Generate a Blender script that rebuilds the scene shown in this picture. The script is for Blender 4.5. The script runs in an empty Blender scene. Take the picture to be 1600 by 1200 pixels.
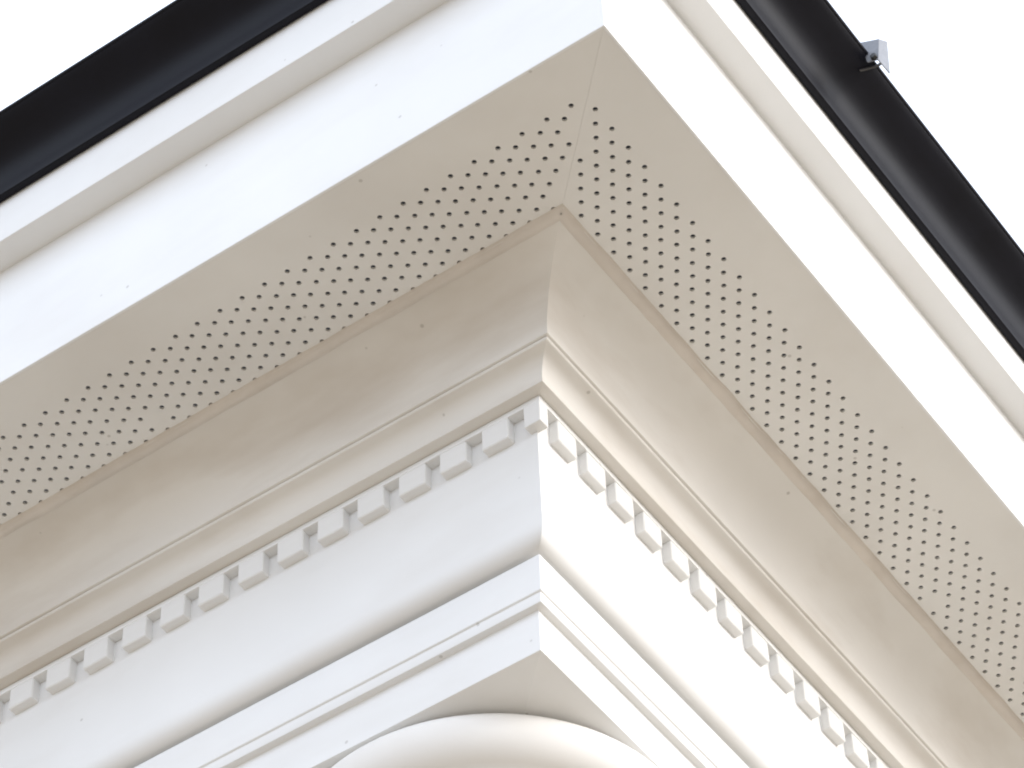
import bpy, bmesh, math, random
from mathutils import Vector, Matrix, noise
from mathutils.geometry import delaunay_2d_cdt

random.seed(7)
scene = bpy.context.scene
C = scene.collection

# ------------------------------------------------------------------ camera
# z = 0 is the plane of the soffit; the building corner stands on the diagonal (o, -o, z)
cam_d = bpy.data.cameras.new('camera')
cam = bpy.data.objects.new('camera', cam_d); C.objects.link(cam)
right = Vector((0.81763499, 0.57500761, -0.02897038))
up = Vector((0.45134653, -0.60893011, 0.65229627))
fwd = Vector((-0.35743438, 0.54641593, 0.75741025))
m = Matrix((right, up, -fwd)).transposed().to_4x4()
m.translation = Vector((1.13468485, -1.9721421, -3.28977241))
cam.matrix_world = m
cam_d.sensor_fit = 'HORIZONTAL'; cam_d.sensor_width = 36.0
cam_d.lens = 5160.18 / 1600 * 36.0
cam_d.clip_start = 0.05; cam_d.clip_end = 2000
scene.camera = cam

# ------------------------------------------------------------------ sky, sun, exposure
SUN_EL, SUN_AZ = math.radians(21), math.radians(14)      # azimuth from +X towards +Y
world = bpy.data.worlds.new('World'); scene.world = world; world.use_nodes = True
nt = world.node_tree; nt.nodes.clear()
out = nt.nodes.new('ShaderNodeOutputWorld'); bg = nt.nodes.new('ShaderNodeBackground')
sky = nt.nodes.new('ShaderNodeTexSky'); sky.sky_type = 'NISHITA'; sky.sun_disc = False
sky.sun_elevation = SUN_EL; sky.sun_rotation = math.pi / 2 - SUN_AZ
sky.altitude = 100; sky.air_density = 1.0; sky.dust_density = 3.5; sky.ozone_density = 1.0
hsv = nt.nodes.new('ShaderNodeHueSaturation'); hsv.inputs['Saturation'].default_value = 0.45   # thin white overcast
cloud = nt.nodes.new('ShaderNodeMixRGB'); cloud.inputs[0].default_value = 0.70       # even bright cloud sheet over the clear sky
cloud.inputs[2].default_value = (6.9, 7.6, 8.9, 1)
nt.links.new(sky.outputs[0], hsv.inputs['Color']); nt.links.new(hsv.outputs[0], cloud.inputs[1]); nt.links.new(cloud.outputs[0], bg.inputs[0])
bg.inputs[1].default_value = 0.15
nt.links.new(bg.outputs[0], out.inputs[0])
sd = bpy.data.lights.new('sun', 'SUN'); sd.energy = 0.55; sd.angle = math.radians(12); sd.color = (1.0, 0.95, 0.87)
so = bpy.data.objects.new('sun', sd); C.objects.link(so)
sdir = Vector((math.cos(SUN_AZ) * math.cos(SUN_EL), math.sin(SUN_AZ) * math.cos(SUN_EL), math.sin(SUN_EL)))
so.rotation_euler = sdir.to_track_quat('Z', 'Y').to_euler(); so.location = sdir * 30
vs = scene.view_settings
vs.view_transform = 'Standard'; vs.look = 'None'; vs.exposure = 1.02; vs.gamma = 1.0; vs.use_curve_mapping = False

# ------------------------------------------------------------------ materials
def mat(name, base, rough=0.5, spec=0.5, var=0.04, vscale=6.0, stain=None, stain_amt=0.0, stain_scale=(1, 1, 1),
        speck=0.0, bump=0.0, bscale=300.0, metallic=0.0, coat=0.0):
    M = bpy.data.materials.new(name); M.use_nodes = True
    t = M.node_tree; N = t.nodes; Lk = t.links
    b = N['Principled BSDF']
    b.inputs['Roughness'].default_value = rough; b.inputs['Metallic'].default_value = metallic
    b.inputs['Specular IOR Level'].default_value = spec; b.inputs['Coat Weight'].default_value = coat
    tc = N.new('ShaderNodeTexCoord')
    nz = N.new('ShaderNodeTexNoise'); nz.inputs['Scale'].default_value = vscale; nz.inputs['Detail'].default_value = 6
    Lk.new(tc.outputs['Object'], nz.inputs['Vector'])
    mr = N.new('ShaderNodeMapRange'); mr.inputs['From Min'].default_value = .3; mr.inputs['From Max'].default_value = .7
    mr.inputs['To Min'].default_value = 1 - var; mr.inputs['To Max'].default_value = 1 + var * .4
    Lk.new(nz.outputs['Fac'], mr.inputs['Value'])
    mul = N.new('ShaderNodeMixRGB'); mul.blend_type = 'MULTIPLY'; mul.inputs[0].default_value = 1
    mul.inputs[1].default_value = (*base, 1)
    Lk.new(mr.outputs[0], mul.inputs[2])
    col = mul.outputs[0]
    if stain:
        mp = N.new('ShaderNodeMapping'); mp.inputs['Scale'].default_value = stain_scale
        Lk.new(tc.outputs['Object'], mp.inputs['Vector'])
        sn = N.new('ShaderNodeTexNoise'); sn.inputs['Scale'].default_value = 1.0; sn.inputs['Detail'].default_value = 5
        sn.inputs['Roughness'].default_value = .55
        Lk.new(mp.outputs[0], sn.inputs['Vector'])
        sr = N.new('ShaderNodeMapRange'); sr.inputs['From Min'].default_value = .46; sr.inputs['From Max'].default_value = .72
        sr.inputs['To Max'].default_value = stain_amt
        Lk.new(sn.outputs['Fac'], sr.inputs['Value'])
        mx = N.new('ShaderNodeMixRGB'); mx.inputs[2].default_value = (*stain, 1)
        Lk.new(sr.outputs[0], mx.inputs[0]); Lk.new(col, mx.inputs[1]); col = mx.outputs[0]
    if speck:
        vo = N.new('ShaderNodeTexVoronoi'); vo.inputs['Scale'].default_value = 16
        Lk.new(tc.outputs['Object'], vo.inputs['Vector'])
        th = N.new('ShaderNodeMapRange'); th.inputs['From Min'].default_value = .03; th.inputs['From Max'].default_value = .05
        th.inputs['To Min'].default_value = speck; th.inputs['To Max'].default_value = 0
        Lk.new(vo.outputs['Distance'], th.inputs['Value'])
        mx = N.new('ShaderNodeMixRGB'); mx.inputs[2].default_value = (.22, .19, .15, 1)
        Lk.new(th.outputs[0], mx.inputs[0]); Lk.new(col, mx.inputs[1]); col = mx.outputs[0]
    Lk.new(col, b.inputs['Base Color'])
    rr = N.new('ShaderNodeMapRange'); rr.inputs['To Min'].default_value = max(rough - .08, .05); rr.inputs['To Max'].default_value = min(rough + .1, 1)
    Lk.new(nz.outputs['Fac'], rr.inputs['Value']); Lk.new(rr.outputs[0], b.inputs['Roughness'])
    if bump:
        bn = N.new('ShaderNodeTexNoise'); bn.inputs['Scale'].default_value = bscale; bn.inputs['Detail'].default_value = 3
        Lk.new(tc.outputs['Object'], bn.inputs['Vector'])
        bw = N.new('ShaderNodeTexNoise'); bw.inputs['Scale'].default_value = 14; bw.inputs['Detail'].default_value = 2
        Lk.new(tc.outputs['Object'], bw.inputs['Vector'])
        b2 = N.new('ShaderNodeBump'); b2.inputs['Strength'].default_value = bump; b2.inputs['Distance'].default_value = .006
        Lk.new(bw.outputs['Fac'], b2.inputs['Height'])
        bp = N.new('ShaderNodeBump'); Lk.new(b2.outputs[0], bp.inputs['Normal']); bp.inputs['Strength'].default_value = bump; bp.inputs['Distance'].default_value = .001
        Lk.new(bn.outputs['Fac'], bp.inputs['Height']); Lk.new(bp.outputs[0], b.inputs['Normal'])
    return M

DIRT = (.42, .34, .25)
M_white = mat('white_paint', (.81, .81, .80), rough=.5, spec=.35, var=.03, vscale=5, stain=DIRT, stain_amt=.10, stain_scale=(3, 3, 9), speck=.35, bump=.12, bscale=120)
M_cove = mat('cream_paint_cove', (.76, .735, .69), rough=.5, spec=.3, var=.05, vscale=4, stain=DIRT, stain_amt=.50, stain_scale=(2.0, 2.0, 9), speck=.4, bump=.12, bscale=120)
M_soffit = mat('soffit_paint', (.76, .745, .71), rough=.55, spec=.3, var=.05, vscale=4, stain=DIRT, stain_amt=.16, stain_scale=(3, 3, 3), speck=.35, bump=.1, bscale=150)
M_edge = mat('brownish_edge', (.67, .615, .55), rough=.6, spec=.3, var=.08, vscale=12, stain=DIRT, stain_amt=.2, stain_scale=(14, 14, 14))
M_gutter = mat('black_gutter', (.004, .004, .008), rough=.42, spec=.18, var=.3, vscale=12, bump=.05, bscale=60)
M_zinc = mat('galvanised_metal', (.25, .26, .285), rough=.5, spec=.4, var=.15, vscale=90, metallic=.0)
M_hook = mat('weathered_steel', (.07, .065, .06), rough=.6, var=.2, vscale=60)
M_bolt = mat('dark_bolt', (.02, .02, .018), rough=.4, var=.2, vscale=60)
M_slate = mat('roof_slate', (.07, .07, .08), rough=.7, var=.3, vscale=8)
M_dark = mat('loft_timber', (.10, .08, .06), rough=.9, var=.2, vscale=10)
M_ground = mat('pale_paving', (.335, .28, .212), rough=.85, spec=.2, var=.2, vscale=1.5, bump=.3, bscale=40)
M_column = mat('column_paint', (.80, .78, .745), rough=.5, spec=.35, var=.04, vscale=5, stain=DIRT, stain_amt=.12, stain_scale=(5, 5, 5), bump=.12, bscale=120)

# ------------------------------------------------------------------ helpers
def tag(o, label, cat, group=None):
    o['label'] = label; o['category'] = cat
    if group: o['group'] = group
    return o
def empty(name, loc=(0, 0, 0)):
    o = bpy.data.objects.new(name, None); C.objects.link(o); o.location = loc; o.empty_display_size = .1
    return o
def link_mesh(name, me, material, parent=None):
    o = bpy.data.objects.new(name, me); C.objects.link(o)
    if material and not me.materials: me.materials.append(material)
    if parent is not None:
        o.parent = parent
        o.matrix_parent_inverse = Matrix.Translation(-parent.location)
    return o
def mesh_from(name, verts, faces, smooth=None):
    me = bpy.data.meshes.new(name); me.from_pydata([tuple(v) for v in verts], [], faces)
    bm = bmesh.new(); bm.from_mesh(me); bmesh.ops.recalc_face_normals(bm, faces=bm.faces); bm.to_mesh(me); bm.free()
    if smooth is not None:
        for p in me.polygons: p.use_smooth = True
        me.set_sharp_from_angle(angle=math.radians(smooth))
    me.update(); return me

RUN = 3.2                                   # length of each side of the corner
def fillet(pts, r, seg=3, closed=True):
    """round every corner of a profile with a small radius"""
    n = len(pts); res = []
    for i, p in enumerate(pts):
        p = Vector(p)
        if not closed and i in (0, n - 1): res.append(p); continue
        a = Vector(pts[i - 1]); b = Vector(pts[(i + 1) % n])
        da, db = (a - p), (b - p)
        ang = da.angle(db)
        if ang > math.radians(150): res.append(p); continue
        d = min(r, da.length * .3, db.length * .3)
        A = p + da.normalized() * d; B = p + db.normalized() * d
        for k in range(seg + 1):
            t = k / seg
            res.append(A * (1 - t) ** 2 + p * 2 * t * (1 - t) + B * t * t)
    return [tuple(q) for q in res]
def run_mesh(name, prof, side, gap=0.0, length=RUN, smooth=35, segs=20, wob=0.0004, seed=0):
    """sweep a closed (offset, height) profile along one side; mitred at the corner"""
    V, F = [], []; n = len(prof)
    for j in range(segs + 1):
        t = (j / segs) ** 1.0
        for (o, z) in prof:
            s0 = o - gap if side == 'a' else -o + gap       # coordinate along the run at the mitre
            if side == 'a':
                s = s0 + (-length - s0) * t
                w = noise.noise(Vector((s * 2.3, seed * 3.1, o * 4))) * wob * (j > 0)
                V.append((s, -(o + w), z + w * .7))
            else:
                s = s0 + (length - s0) * t
                w = noise.noise(Vector((s * 2.3 + 40, seed * 3.1, o * 4))) * wob * (j > 0)
                V.append((o + w, s, z + w * .7))
    for j in range(segs):
        for i in range(n):
            k = (i + 1) % n
            F.append((j * n + i, j * n + k, (j + 1) * n + k, (j + 1) * n + i))
    F.append(tuple(range(segs * n, segs * n + n)))
    if gap > 0: F.append(tuple(range(n)))
    return mesh_from(name, V, F, smooth)
def both(name, prof, material, parent, **kw):
    return [link_mesh(name, run_mesh(name, prof, s, seed=i + len(name), **kw), material, parent) for i, s in enumerate('ab')]

# ------------------------------------------------------------------ ground
GZ = -4.9
def ground():
    n = 24; V, F = [], []
    for i in range(n + 1):
        for j in range(n + 1):
            x = (i / n * 2 - 1); y = (j / n * 2 - 1)
            V.append((x * abs(x) * 600, y * abs(y) * 600, GZ))
    for i in range(n):
        for j in range(n):
            a = i * (n + 1) + j; F.append((a, a + 1, a + n + 2, a + n + 1))
    o = link_mesh('ground', mesh_from('ground', V, F), M_ground); o['kind'] = 'structure'
ground()

# ------------------------------------------------------------------ entablature
CC = (-.630, .630)                          # column axis
ent = empty('entablature', (CC[0], CC[1], -.5290))
tag(ent, 'cream white corner entablature with dentils, coved cornice and stepped architrave resting on the column', 'entablature')

# cove (cavetto) under the soffit, with its small fillet
cove = [(-.1965, .012), (-.1965, -.004)]
for k in range(17):
    a = math.radians(88 - 88 * k / 16)
    cove.append((-.199 - .0868 * math.cos(a), -.0970 + .0930 * math.sin(a)))
cove += [(-.2859, -.0992), (-.2915, -.0998), (-.33, -.0998), (-.33, .012)]
both('cove_moulding', fillet(cove, .0012), M_cove, ent)
# bead and small ogee, ending in a flat underside
bed = [(-.2920, -.0996), (-.2902, -.1000), (-.2892, -.1010), (-.2890, -.1024), (-.2893, -.1040), (-.2904, -.1052), (-.2935, -.1058)]
for k in range(11):
    a = math.radians(80 - 80 * k / 10)
    bed.append((-.2955 - .0215 * math.cos(a), -.1335 + .0270 * math.sin(a)))
bed += [(-.3165, -.1425), (-.36, -.1430), (-.36, -.0996)]
both('bed_moulding', fillet(bed, .0010), M_cove, ent)
# fillet strip above the dentils + plain frieze with its rolled lower edge
strip = [(-.3330, -.1432), (-.3330, -.1525), (-.365, -.1525), (-.365, -.1432)]
both('fillet_strip', fillet(strip, .0010), M_white, ent)
fr = [(-.402, -.1527), (-.3480, -.1527), (-.3478, -.24), (-.3472, -.300), (-.3470, -.348)]
for k in range(1, 11):
    a = math.radians(90 * k / 10)
    fr.append((-.3670 + .0200 * math.cos(a), -.350 - .0262 * math.sin(a)))
fr += [(-.3840, -.3772), (-.3840, -.3880), (-.402, -.3880)]
both('frieze', fr, M_white, ent, smooth=50)
# dentils: one block mesh shared by all plain ones, a corner block of its own
def box_bm(sx, sy, sz, bev):
    bm = bmesh.new(); bmesh.ops.create_cube(bm, size=1)
    bmesh.ops.scale(bm, vec=(sx, sy, sz), verts=bm.verts)
    bmesh.ops.bevel(bm, geom=list(bm.edges), offset=bev, segments=1, affect='EDGES', profile=.5)
    return bm
def bm_mesh(name, bm):
    me = bpy.data.meshes.new(name); bm.to_mesh(me); bm.free(); return me
DW, DG, DH, DD = .0418, .0235, .0375, .018
den_me = bm_mesh('dentil', box_bm(DW, DD, DH, .0014)); den_me.materials.append(M_white)
PITCH = DW + DG
DZ = -.1524 - DH / 2 + .001
def dentil(x, y, rz):
    o = link_mesh('dentil', den_me, None, ent)
    j = lambda s: random.uniform(-s, s)
    o.location = (x + j(.0006), y + j(.0003), DZ + j(.0004))
    o.rotation_euler = (j(.008), j(.018), rz + j(.012)); o.scale = (1 + j(.025), 1, 1 + j(.02))
    return o
k = 0
while True:
    e = -.3585 - DG - PITCH * k            # right-hand end of a block on the first side
    if e - DW < -RUN + .03: break
    dentil(e - DW / 2, .3336 + DD / 2, 0); k += 1
k = 0
while True:
    e = .3520 + DG + PITCH * k
    if e + DW > RUN - .03: break
    dentil(-.3336 - DD / 2, e + DW / 2, math.pi / 2); k += 1
bm = box_bm(.0250, .0184, DH, .0009)
corner = link_mesh('dentil', bm_mesh('corner_dentil', bm), M_white, ent)
corner.location = (-.3334 - .0250 / 2, .3334 + .0184 / 2, DZ); corner['label'] = 'narrow dentil block on the corner'

# architrave: two fasciae with a small step, flat soffit
arc = [(-.400, -.3830), (-.3670, -.3836), (-.3670, -.4435), (-.3680, -.4445), (-.3697, -.4451), (-.3698, -.4600), (-.3704, -.4611), (-.3800, -.4617),
       (-.3800, -.5290), (-.8820, -.5290), (-.8820, -.39), (-.80, -.3830)]
both('architrave', fillet(arc, .0009), M_white, ent)
# inner core of the beam and the porch ceiling
core = [(-.401, -.3828), (-.401, .02), (-.86, .02), (-.86, -.3828)]
both('beam_core', core, M_dark, ent, smooth=None, segs=1, wob=0)
ceil = mesh_from('ceiling_panel', [(-RUN, .85, -.42), (-.85, .85, -.42), (-.85, RUN, -.42), (-RUN, RUN, -.42),
                                  (-RUN, .85, -.40), (-.85, .85, -.40), (-.85, RUN, -.40), (-RUN, RUN, -.40)],
                 [(0, 1, 2, 3), (4, 5, 6, 7), (0, 1, 5, 4), (1, 2, 6, 5), (2, 3, 7, 6), (3, 0, 4, 7)])
link_mesh('ceiling_panel', ceil, M_soffit, ent)

# ------------------------------------------------------------------ eaves
eav = empty('overhanging_eaves', (-.3, .3, 0))
tag(eav, 'white boxed roof eaves with deep fascia boards and perforated beige soffit panels', 'eaves')
TH = .004
def soffit(side, first_o, first_s, skip):
    P, Q, ST = .03658, .0119, .01812
    g = .00012; O0, O1 = .0042, .215
    R_H, NS = .0035, 14
    pts = [Vector((O0 + g, O0)), Vector((O1 + g, O1)), Vector((RUN, O1)), Vector((RUN, O0))]   # (along, inward)
    edges = [(0, 1), (1, 2), (2, 3), (3, 0)]
    loops = [[0, 1, 2, 3]]; holes = []
    for i in range(-10, 90):
        for kk in range(11):
            s = first_s + P * i + ST * kk; q = first_o + Q * kk
            if s < q + .0105 or s > RUN - .02: continue
            if (i, kk) in skip: continue
            holes.append((s + random.uniform(-.0004, .0004), q + random.uniform(-.0003, .0003)))
    for (s, q) in holes:
        b = len(pts)
        for a in range(NS):
            t = 2 * math.pi * a / NS
            pts.append(Vector((s + R_H * math.cos(t), q + R_H * math.sin(t))))
        loop = list(range(b, b + NS)); loops.append(loop)
        edges += [(loop[a], loop[(a + 1) % NS]) for a in range(NS)]
    v2, e2, f2, ov, oe, of = delaunay_2d_cdt(pts, edges, [], 5, 1e-7)
    # triangles whose middle lies in a hole are dropped
    import collections
    cell = collections.defaultdict(list)
    for (s, q) in holes: cell[(int(s / .02), int(q / .02))].append((s, q))
    def in_hole(c):
        ci, cj = int(c[0] / .02), int(c[1] / .02)
        for di in (-1, 0, 1):
            for dj in (-1, 0, 1):
                for (s, q) in cell.get((ci + di, cj + dj), ()):
                    if (c[0] - s) ** 2 + (c[1] - q) ** 2 < (R_H * .97) ** 2: return True
        return False
    keep = []
    for f in f2:
        c = sum((v2[i] for i in f), Vector((0, 0))) / len(f)
        if c[0] < c[1] - .001 or in_hole(c): continue
        keep.append(tuple(f))
    nv = len(v2)
    def w(p, z):
        return (-p[0], p[1], z) if side == 'a' else (-p[1], p[0], z)
    V = [w(p, 0.0) for p in v2] + [w(p, TH) for p in v2]
    F = list(keep) + [tuple(i + nv for i in f) for f in keep]
    cnt = collections.Counter()
    for f in keep:
        for a in range(len(f)):
            cnt[tuple(sorted((f[a], f[(a + 1) % len(f)])))] += 1
    for (a, b), c in cnt.items():
        if c == 1: F.append((a, b, b + nv, a + nv))
    me = mesh_from('soffit_panel', V, F)
    return link_mesh('soffit_panel', me, M_soffit, eav)
soffit('a', .0758, .1001, {(16, 8)})
soffit('b', .0795, .0980, {(23, 8)})
# darker brownish strip along the inner edge of the soffit, over the last row of holes
def soffit_edge(side):
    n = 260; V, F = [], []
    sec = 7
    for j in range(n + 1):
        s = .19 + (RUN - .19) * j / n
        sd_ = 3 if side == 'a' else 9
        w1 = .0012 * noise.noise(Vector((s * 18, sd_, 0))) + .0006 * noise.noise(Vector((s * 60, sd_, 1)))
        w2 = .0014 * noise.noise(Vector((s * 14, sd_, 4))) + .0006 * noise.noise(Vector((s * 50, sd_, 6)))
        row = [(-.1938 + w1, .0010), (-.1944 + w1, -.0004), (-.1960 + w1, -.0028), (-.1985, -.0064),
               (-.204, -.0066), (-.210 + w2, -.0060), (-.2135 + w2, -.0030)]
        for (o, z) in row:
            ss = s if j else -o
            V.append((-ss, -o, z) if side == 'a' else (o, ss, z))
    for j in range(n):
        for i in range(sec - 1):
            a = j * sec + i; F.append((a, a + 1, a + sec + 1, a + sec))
    link_mesh('edge_strip', mesh_from('edge_strip', V, F, 60), M_edge, eav)
soffit_edge('a'); soffit_edge('b')
# fascia boards and the drip board above them
both('fascia_board', fillet([(0, -.001), (0, .2500), (-.004, .2500), (-.004, -.001)], .0012), M_white, eav)
both('drip_board', fillet([(-.02, .2486), (.0420, .2486), (.0455, .3600), (.0455, .4050), (-.02, .4050)], .0014), M_white, eav)
# framing that closes the eaves box and carries the roof
both('rafter_board', [(-.0045, .0045), (-.0045, .2480), (-.03, .2480), (-.03, .0045)], M_dark, eav, smooth=None, segs=1, wob=0)
roof = [(.060, .4060), (.060, .4180), (-1.7, 1.15), (-1.7, 1.10), (-.02, .4060)]
both('roof_slope', roof, M_slate, eav, smooth=None, segs=1, wob=0)
for s in 'ab':  # unseen end caps, added to stop daylight leaking into the eaves cavity
    V = [(-.002, .002), (-.86, .002), (-.86, .76), (-.05, .41), (-.002, .30)]
    f = (lambda o, z, d: (-RUN + .004 + d, -o, z)) if s == 'a' else (lambda o, z, d: (o, RUN - .004 - d, z))
    vv = [f(o, z, 0) for o, z in V] + [f(o, z, .02) for o, z in V]
    n = len(V)
    link_mesh('end_light_block', mesh_from('end_light_block', vv, [tuple(range(n)), tuple(range(n, 2 * n))] + [(i, (i + 1) % n, (i + 1) % n + n, i + n) for i in range(n)]), M_dark, eav)

# ------------------------------------------------------------------ gutter
gut = empty('rain_gutter', (.08, -.08, .33))
tag(gut, 'glossy black ogee rain gutter running round the roof corner above the white fascia', 'gutter')
GP = [(.0462, .3990), (.0462, .3340), (.0560, .3330), (.0575, .3335), (.0580, .3370), (.0588, .3490), (.0606, .3590), (.0645, .3700),
      (.0715, .3815), (.0820, .3915), (.0950, .4000), (.1050, .4060), (.1110, .4105), (.1170, .4150), (.1195, .4190)]
inner = [(.1170, .4197), (.1140, .4165), (.1020, .4085), (.0800, .3950), (.0690, .3845), (.0615, .3715), (.0570, .3580), (.0555, .3400), (.0545, .3360), (.0505, .3365), (.0490, .3380), (.0490, .3990)]
both('gutter_run', fillet(GP + inner, .0006, 2), M_gutter, gut, smooth=40, segs=24, wob=.0008)
lip = [(.1180 + .0034 * math.cos(a), .4200 + .0038 * math.sin(a)) for a in [2 * math.pi * i / 12 for i in range(12)]]
both('rolled_lip', lip, M_gutter, gut, smooth=80, segs=24, wob=.0008)

# ------------------------------------------------------------------ bracket clamped on the gutter lip
def bracket():
    y0 = .505
    root = empty('gutter_bracket', (.118, y0, .415))
    tag(root, 'small grey galvanised folded bracket clamped to the black gutter lip', 'bracket')
    def plate(name, pts, nrm):
        n = len(pts); d = Vector(nrm) * .0018
        V = [Vector(p) for p in pts] + [Vector(p) + d for p in pts]
        F = [tuple(range(n)), tuple(range(n, 2 * n))] + [(i, (i + 1) % n, (i + 1) % n + n, i + n) for i in range(n)]
        return link_mesh(name, mesh_from(name, V, F), M_zinc, root)
    # web across the gutter (faces along it) and flange folded along it
    plate('web_plate', [(.117, y0, .402), (.1335, y0, .394), (.1400, y0, .4370), (.1120, y0, .4520)], (0, 1, 0))
    plate('flange_plate', [(.1337, y0 + .0002, .394), (.1375, y0 + .0230, .384), (.1385, y0 + .0330, .4700), (.1402, y0 + .0002, .4370)], (-.9, .1, 0))
    # bolt head with shank
    bm = bmesh.new()
    bmesh.ops.create_cone(bm, cap_ends=True, segments=6, radius1=.0052, radius2=.0046, depth=.006)
    bmesh.ops.rotate(bm, cent=(0, 0, 0), matrix=Matrix.Rotation(math.pi / 2, 3, 'X'), verts=bm.verts)
    bmesh.ops.translate(bm, vec=(.1290, y0 - .0028, .4010), verts=bm.verts)
    link_mesh('bolt', bm_mesh('bolt', bm), M_bolt, root)
    # thin hook running from the clip back under the lip
    V, F = [], []
    hook = [(.1255, y0 + .024, .4190), (.1225, y0 + .022, .4150), (.1160, y0 + .018, .4120), (.1080, y0 + .012, .4070), (.1010, y0 + .006, .4025)]
    for (x, y, z) in hook:
        V += [(x, y - .0016, z), (x, y + .0016, z), (x + .0012, y + .0016, z - .0030), (x + .0012, y - .0016, z - .0030)]
    for i in range(len(hook) - 1):
        for q in range(4): F.append((i * 4 + q, i * 4 + (q + 1) % 4, i * 4 + 4 + (q + 1) % 4, i * 4 + 4 + q))
    F += [(0, 1, 2, 3), tuple(len(V) - 4 + q for q in range(4))]
    link_mesh('hook', mesh_from('hook', V, F), M_hook, root)
bracket()

# ------------------------------------------------------------------ column
def lathe(name, prof, smooth=40, seg=96):
    V, F = [], []; n = len(prof)
    for s in range(seg):
        a = 2 * math.pi * s / seg
        for (r, z) in prof: V.append((CC[0] + r * math.cos(a), CC[1] + r * math.sin(a), z))
    for s in range(seg):
        t = (s + 1) % seg
        for i in range(n - 1): F.append((s * n + i, s * n + i + 1, t * n + i + 1, t * n + i))
    F.append(tuple(s * n for s in range(seg))); F.append(tuple(s * n + n - 1 for s in range(seg)))
    return mesh_from(name, V, F, smooth)
col = empty('column', (CC[0], CC[1], GZ))
tag(col, 'round cream column with a smooth rolled capital under the corner of the architrave', 'column')
cap = [(.205, -.5280), (.219, -.5283)]
for k in range(21):
    a = math.radians(84 - 164 * k / 20)
    cap.append((.2215 + .0385 * math.cos(a), -.5560 + (.0275 if a > 0 else .0480) * math.sin(a)))
for k in range(1, 9):
    a = math.radians(90 * k / 8)
    cap.append((.1900 + .0320 * math.cos(a), -.6070 - .030 * math.sin(a)))
cap += [(.188, -.6720), (.188, -.7600)]
link_mesh('capital', lathe('capital', cap, 50), M_column, col)
ring = [(.17, -.745)] + [(.187 + .016 * math.cos(math.radians(a)), -.760 + .016 * math.sin(math.radians(a))) for a in range(80, -91, -17)] + [(.17, -.776)]
link_mesh('neck_ring', lathe('neck_ring', ring, 60), M_column, col)
shaft = [(.186 + .034 * (1 - (1 - t) ** 1.0) ** 1.3, -.755 + (-4.62 + .755) * t) for t in [i / 16 for i in range(17)]]
link_mesh('shaft', lathe('shaft', shaft, 60), M_column, col)
base = [(.2, -4.60), (.235, -4.61), (.235, -4.635)] + [(.235 + .045 * math.cos(math.radians(a)), -4.68 + .045 * math.sin(math.radians(a))) for a in range(85, -90, -17)] + [(.2, -4.73)]
link_mesh('base_moulding', lathe('base_moulding', base, 50), M_column, col)
bm = box_bm(.60, .60, .19, .008); bmesh.ops.translate(bm, vec=(CC[0], CC[1], -4.81), verts=bm.verts)
link_mesh('plinth', bm_mesh('plinth', bm), M_column, col)

scene.cycles.filter_width = 2.0
scene.render.resolution_x, scene.render.resolution_y = 1024, 768
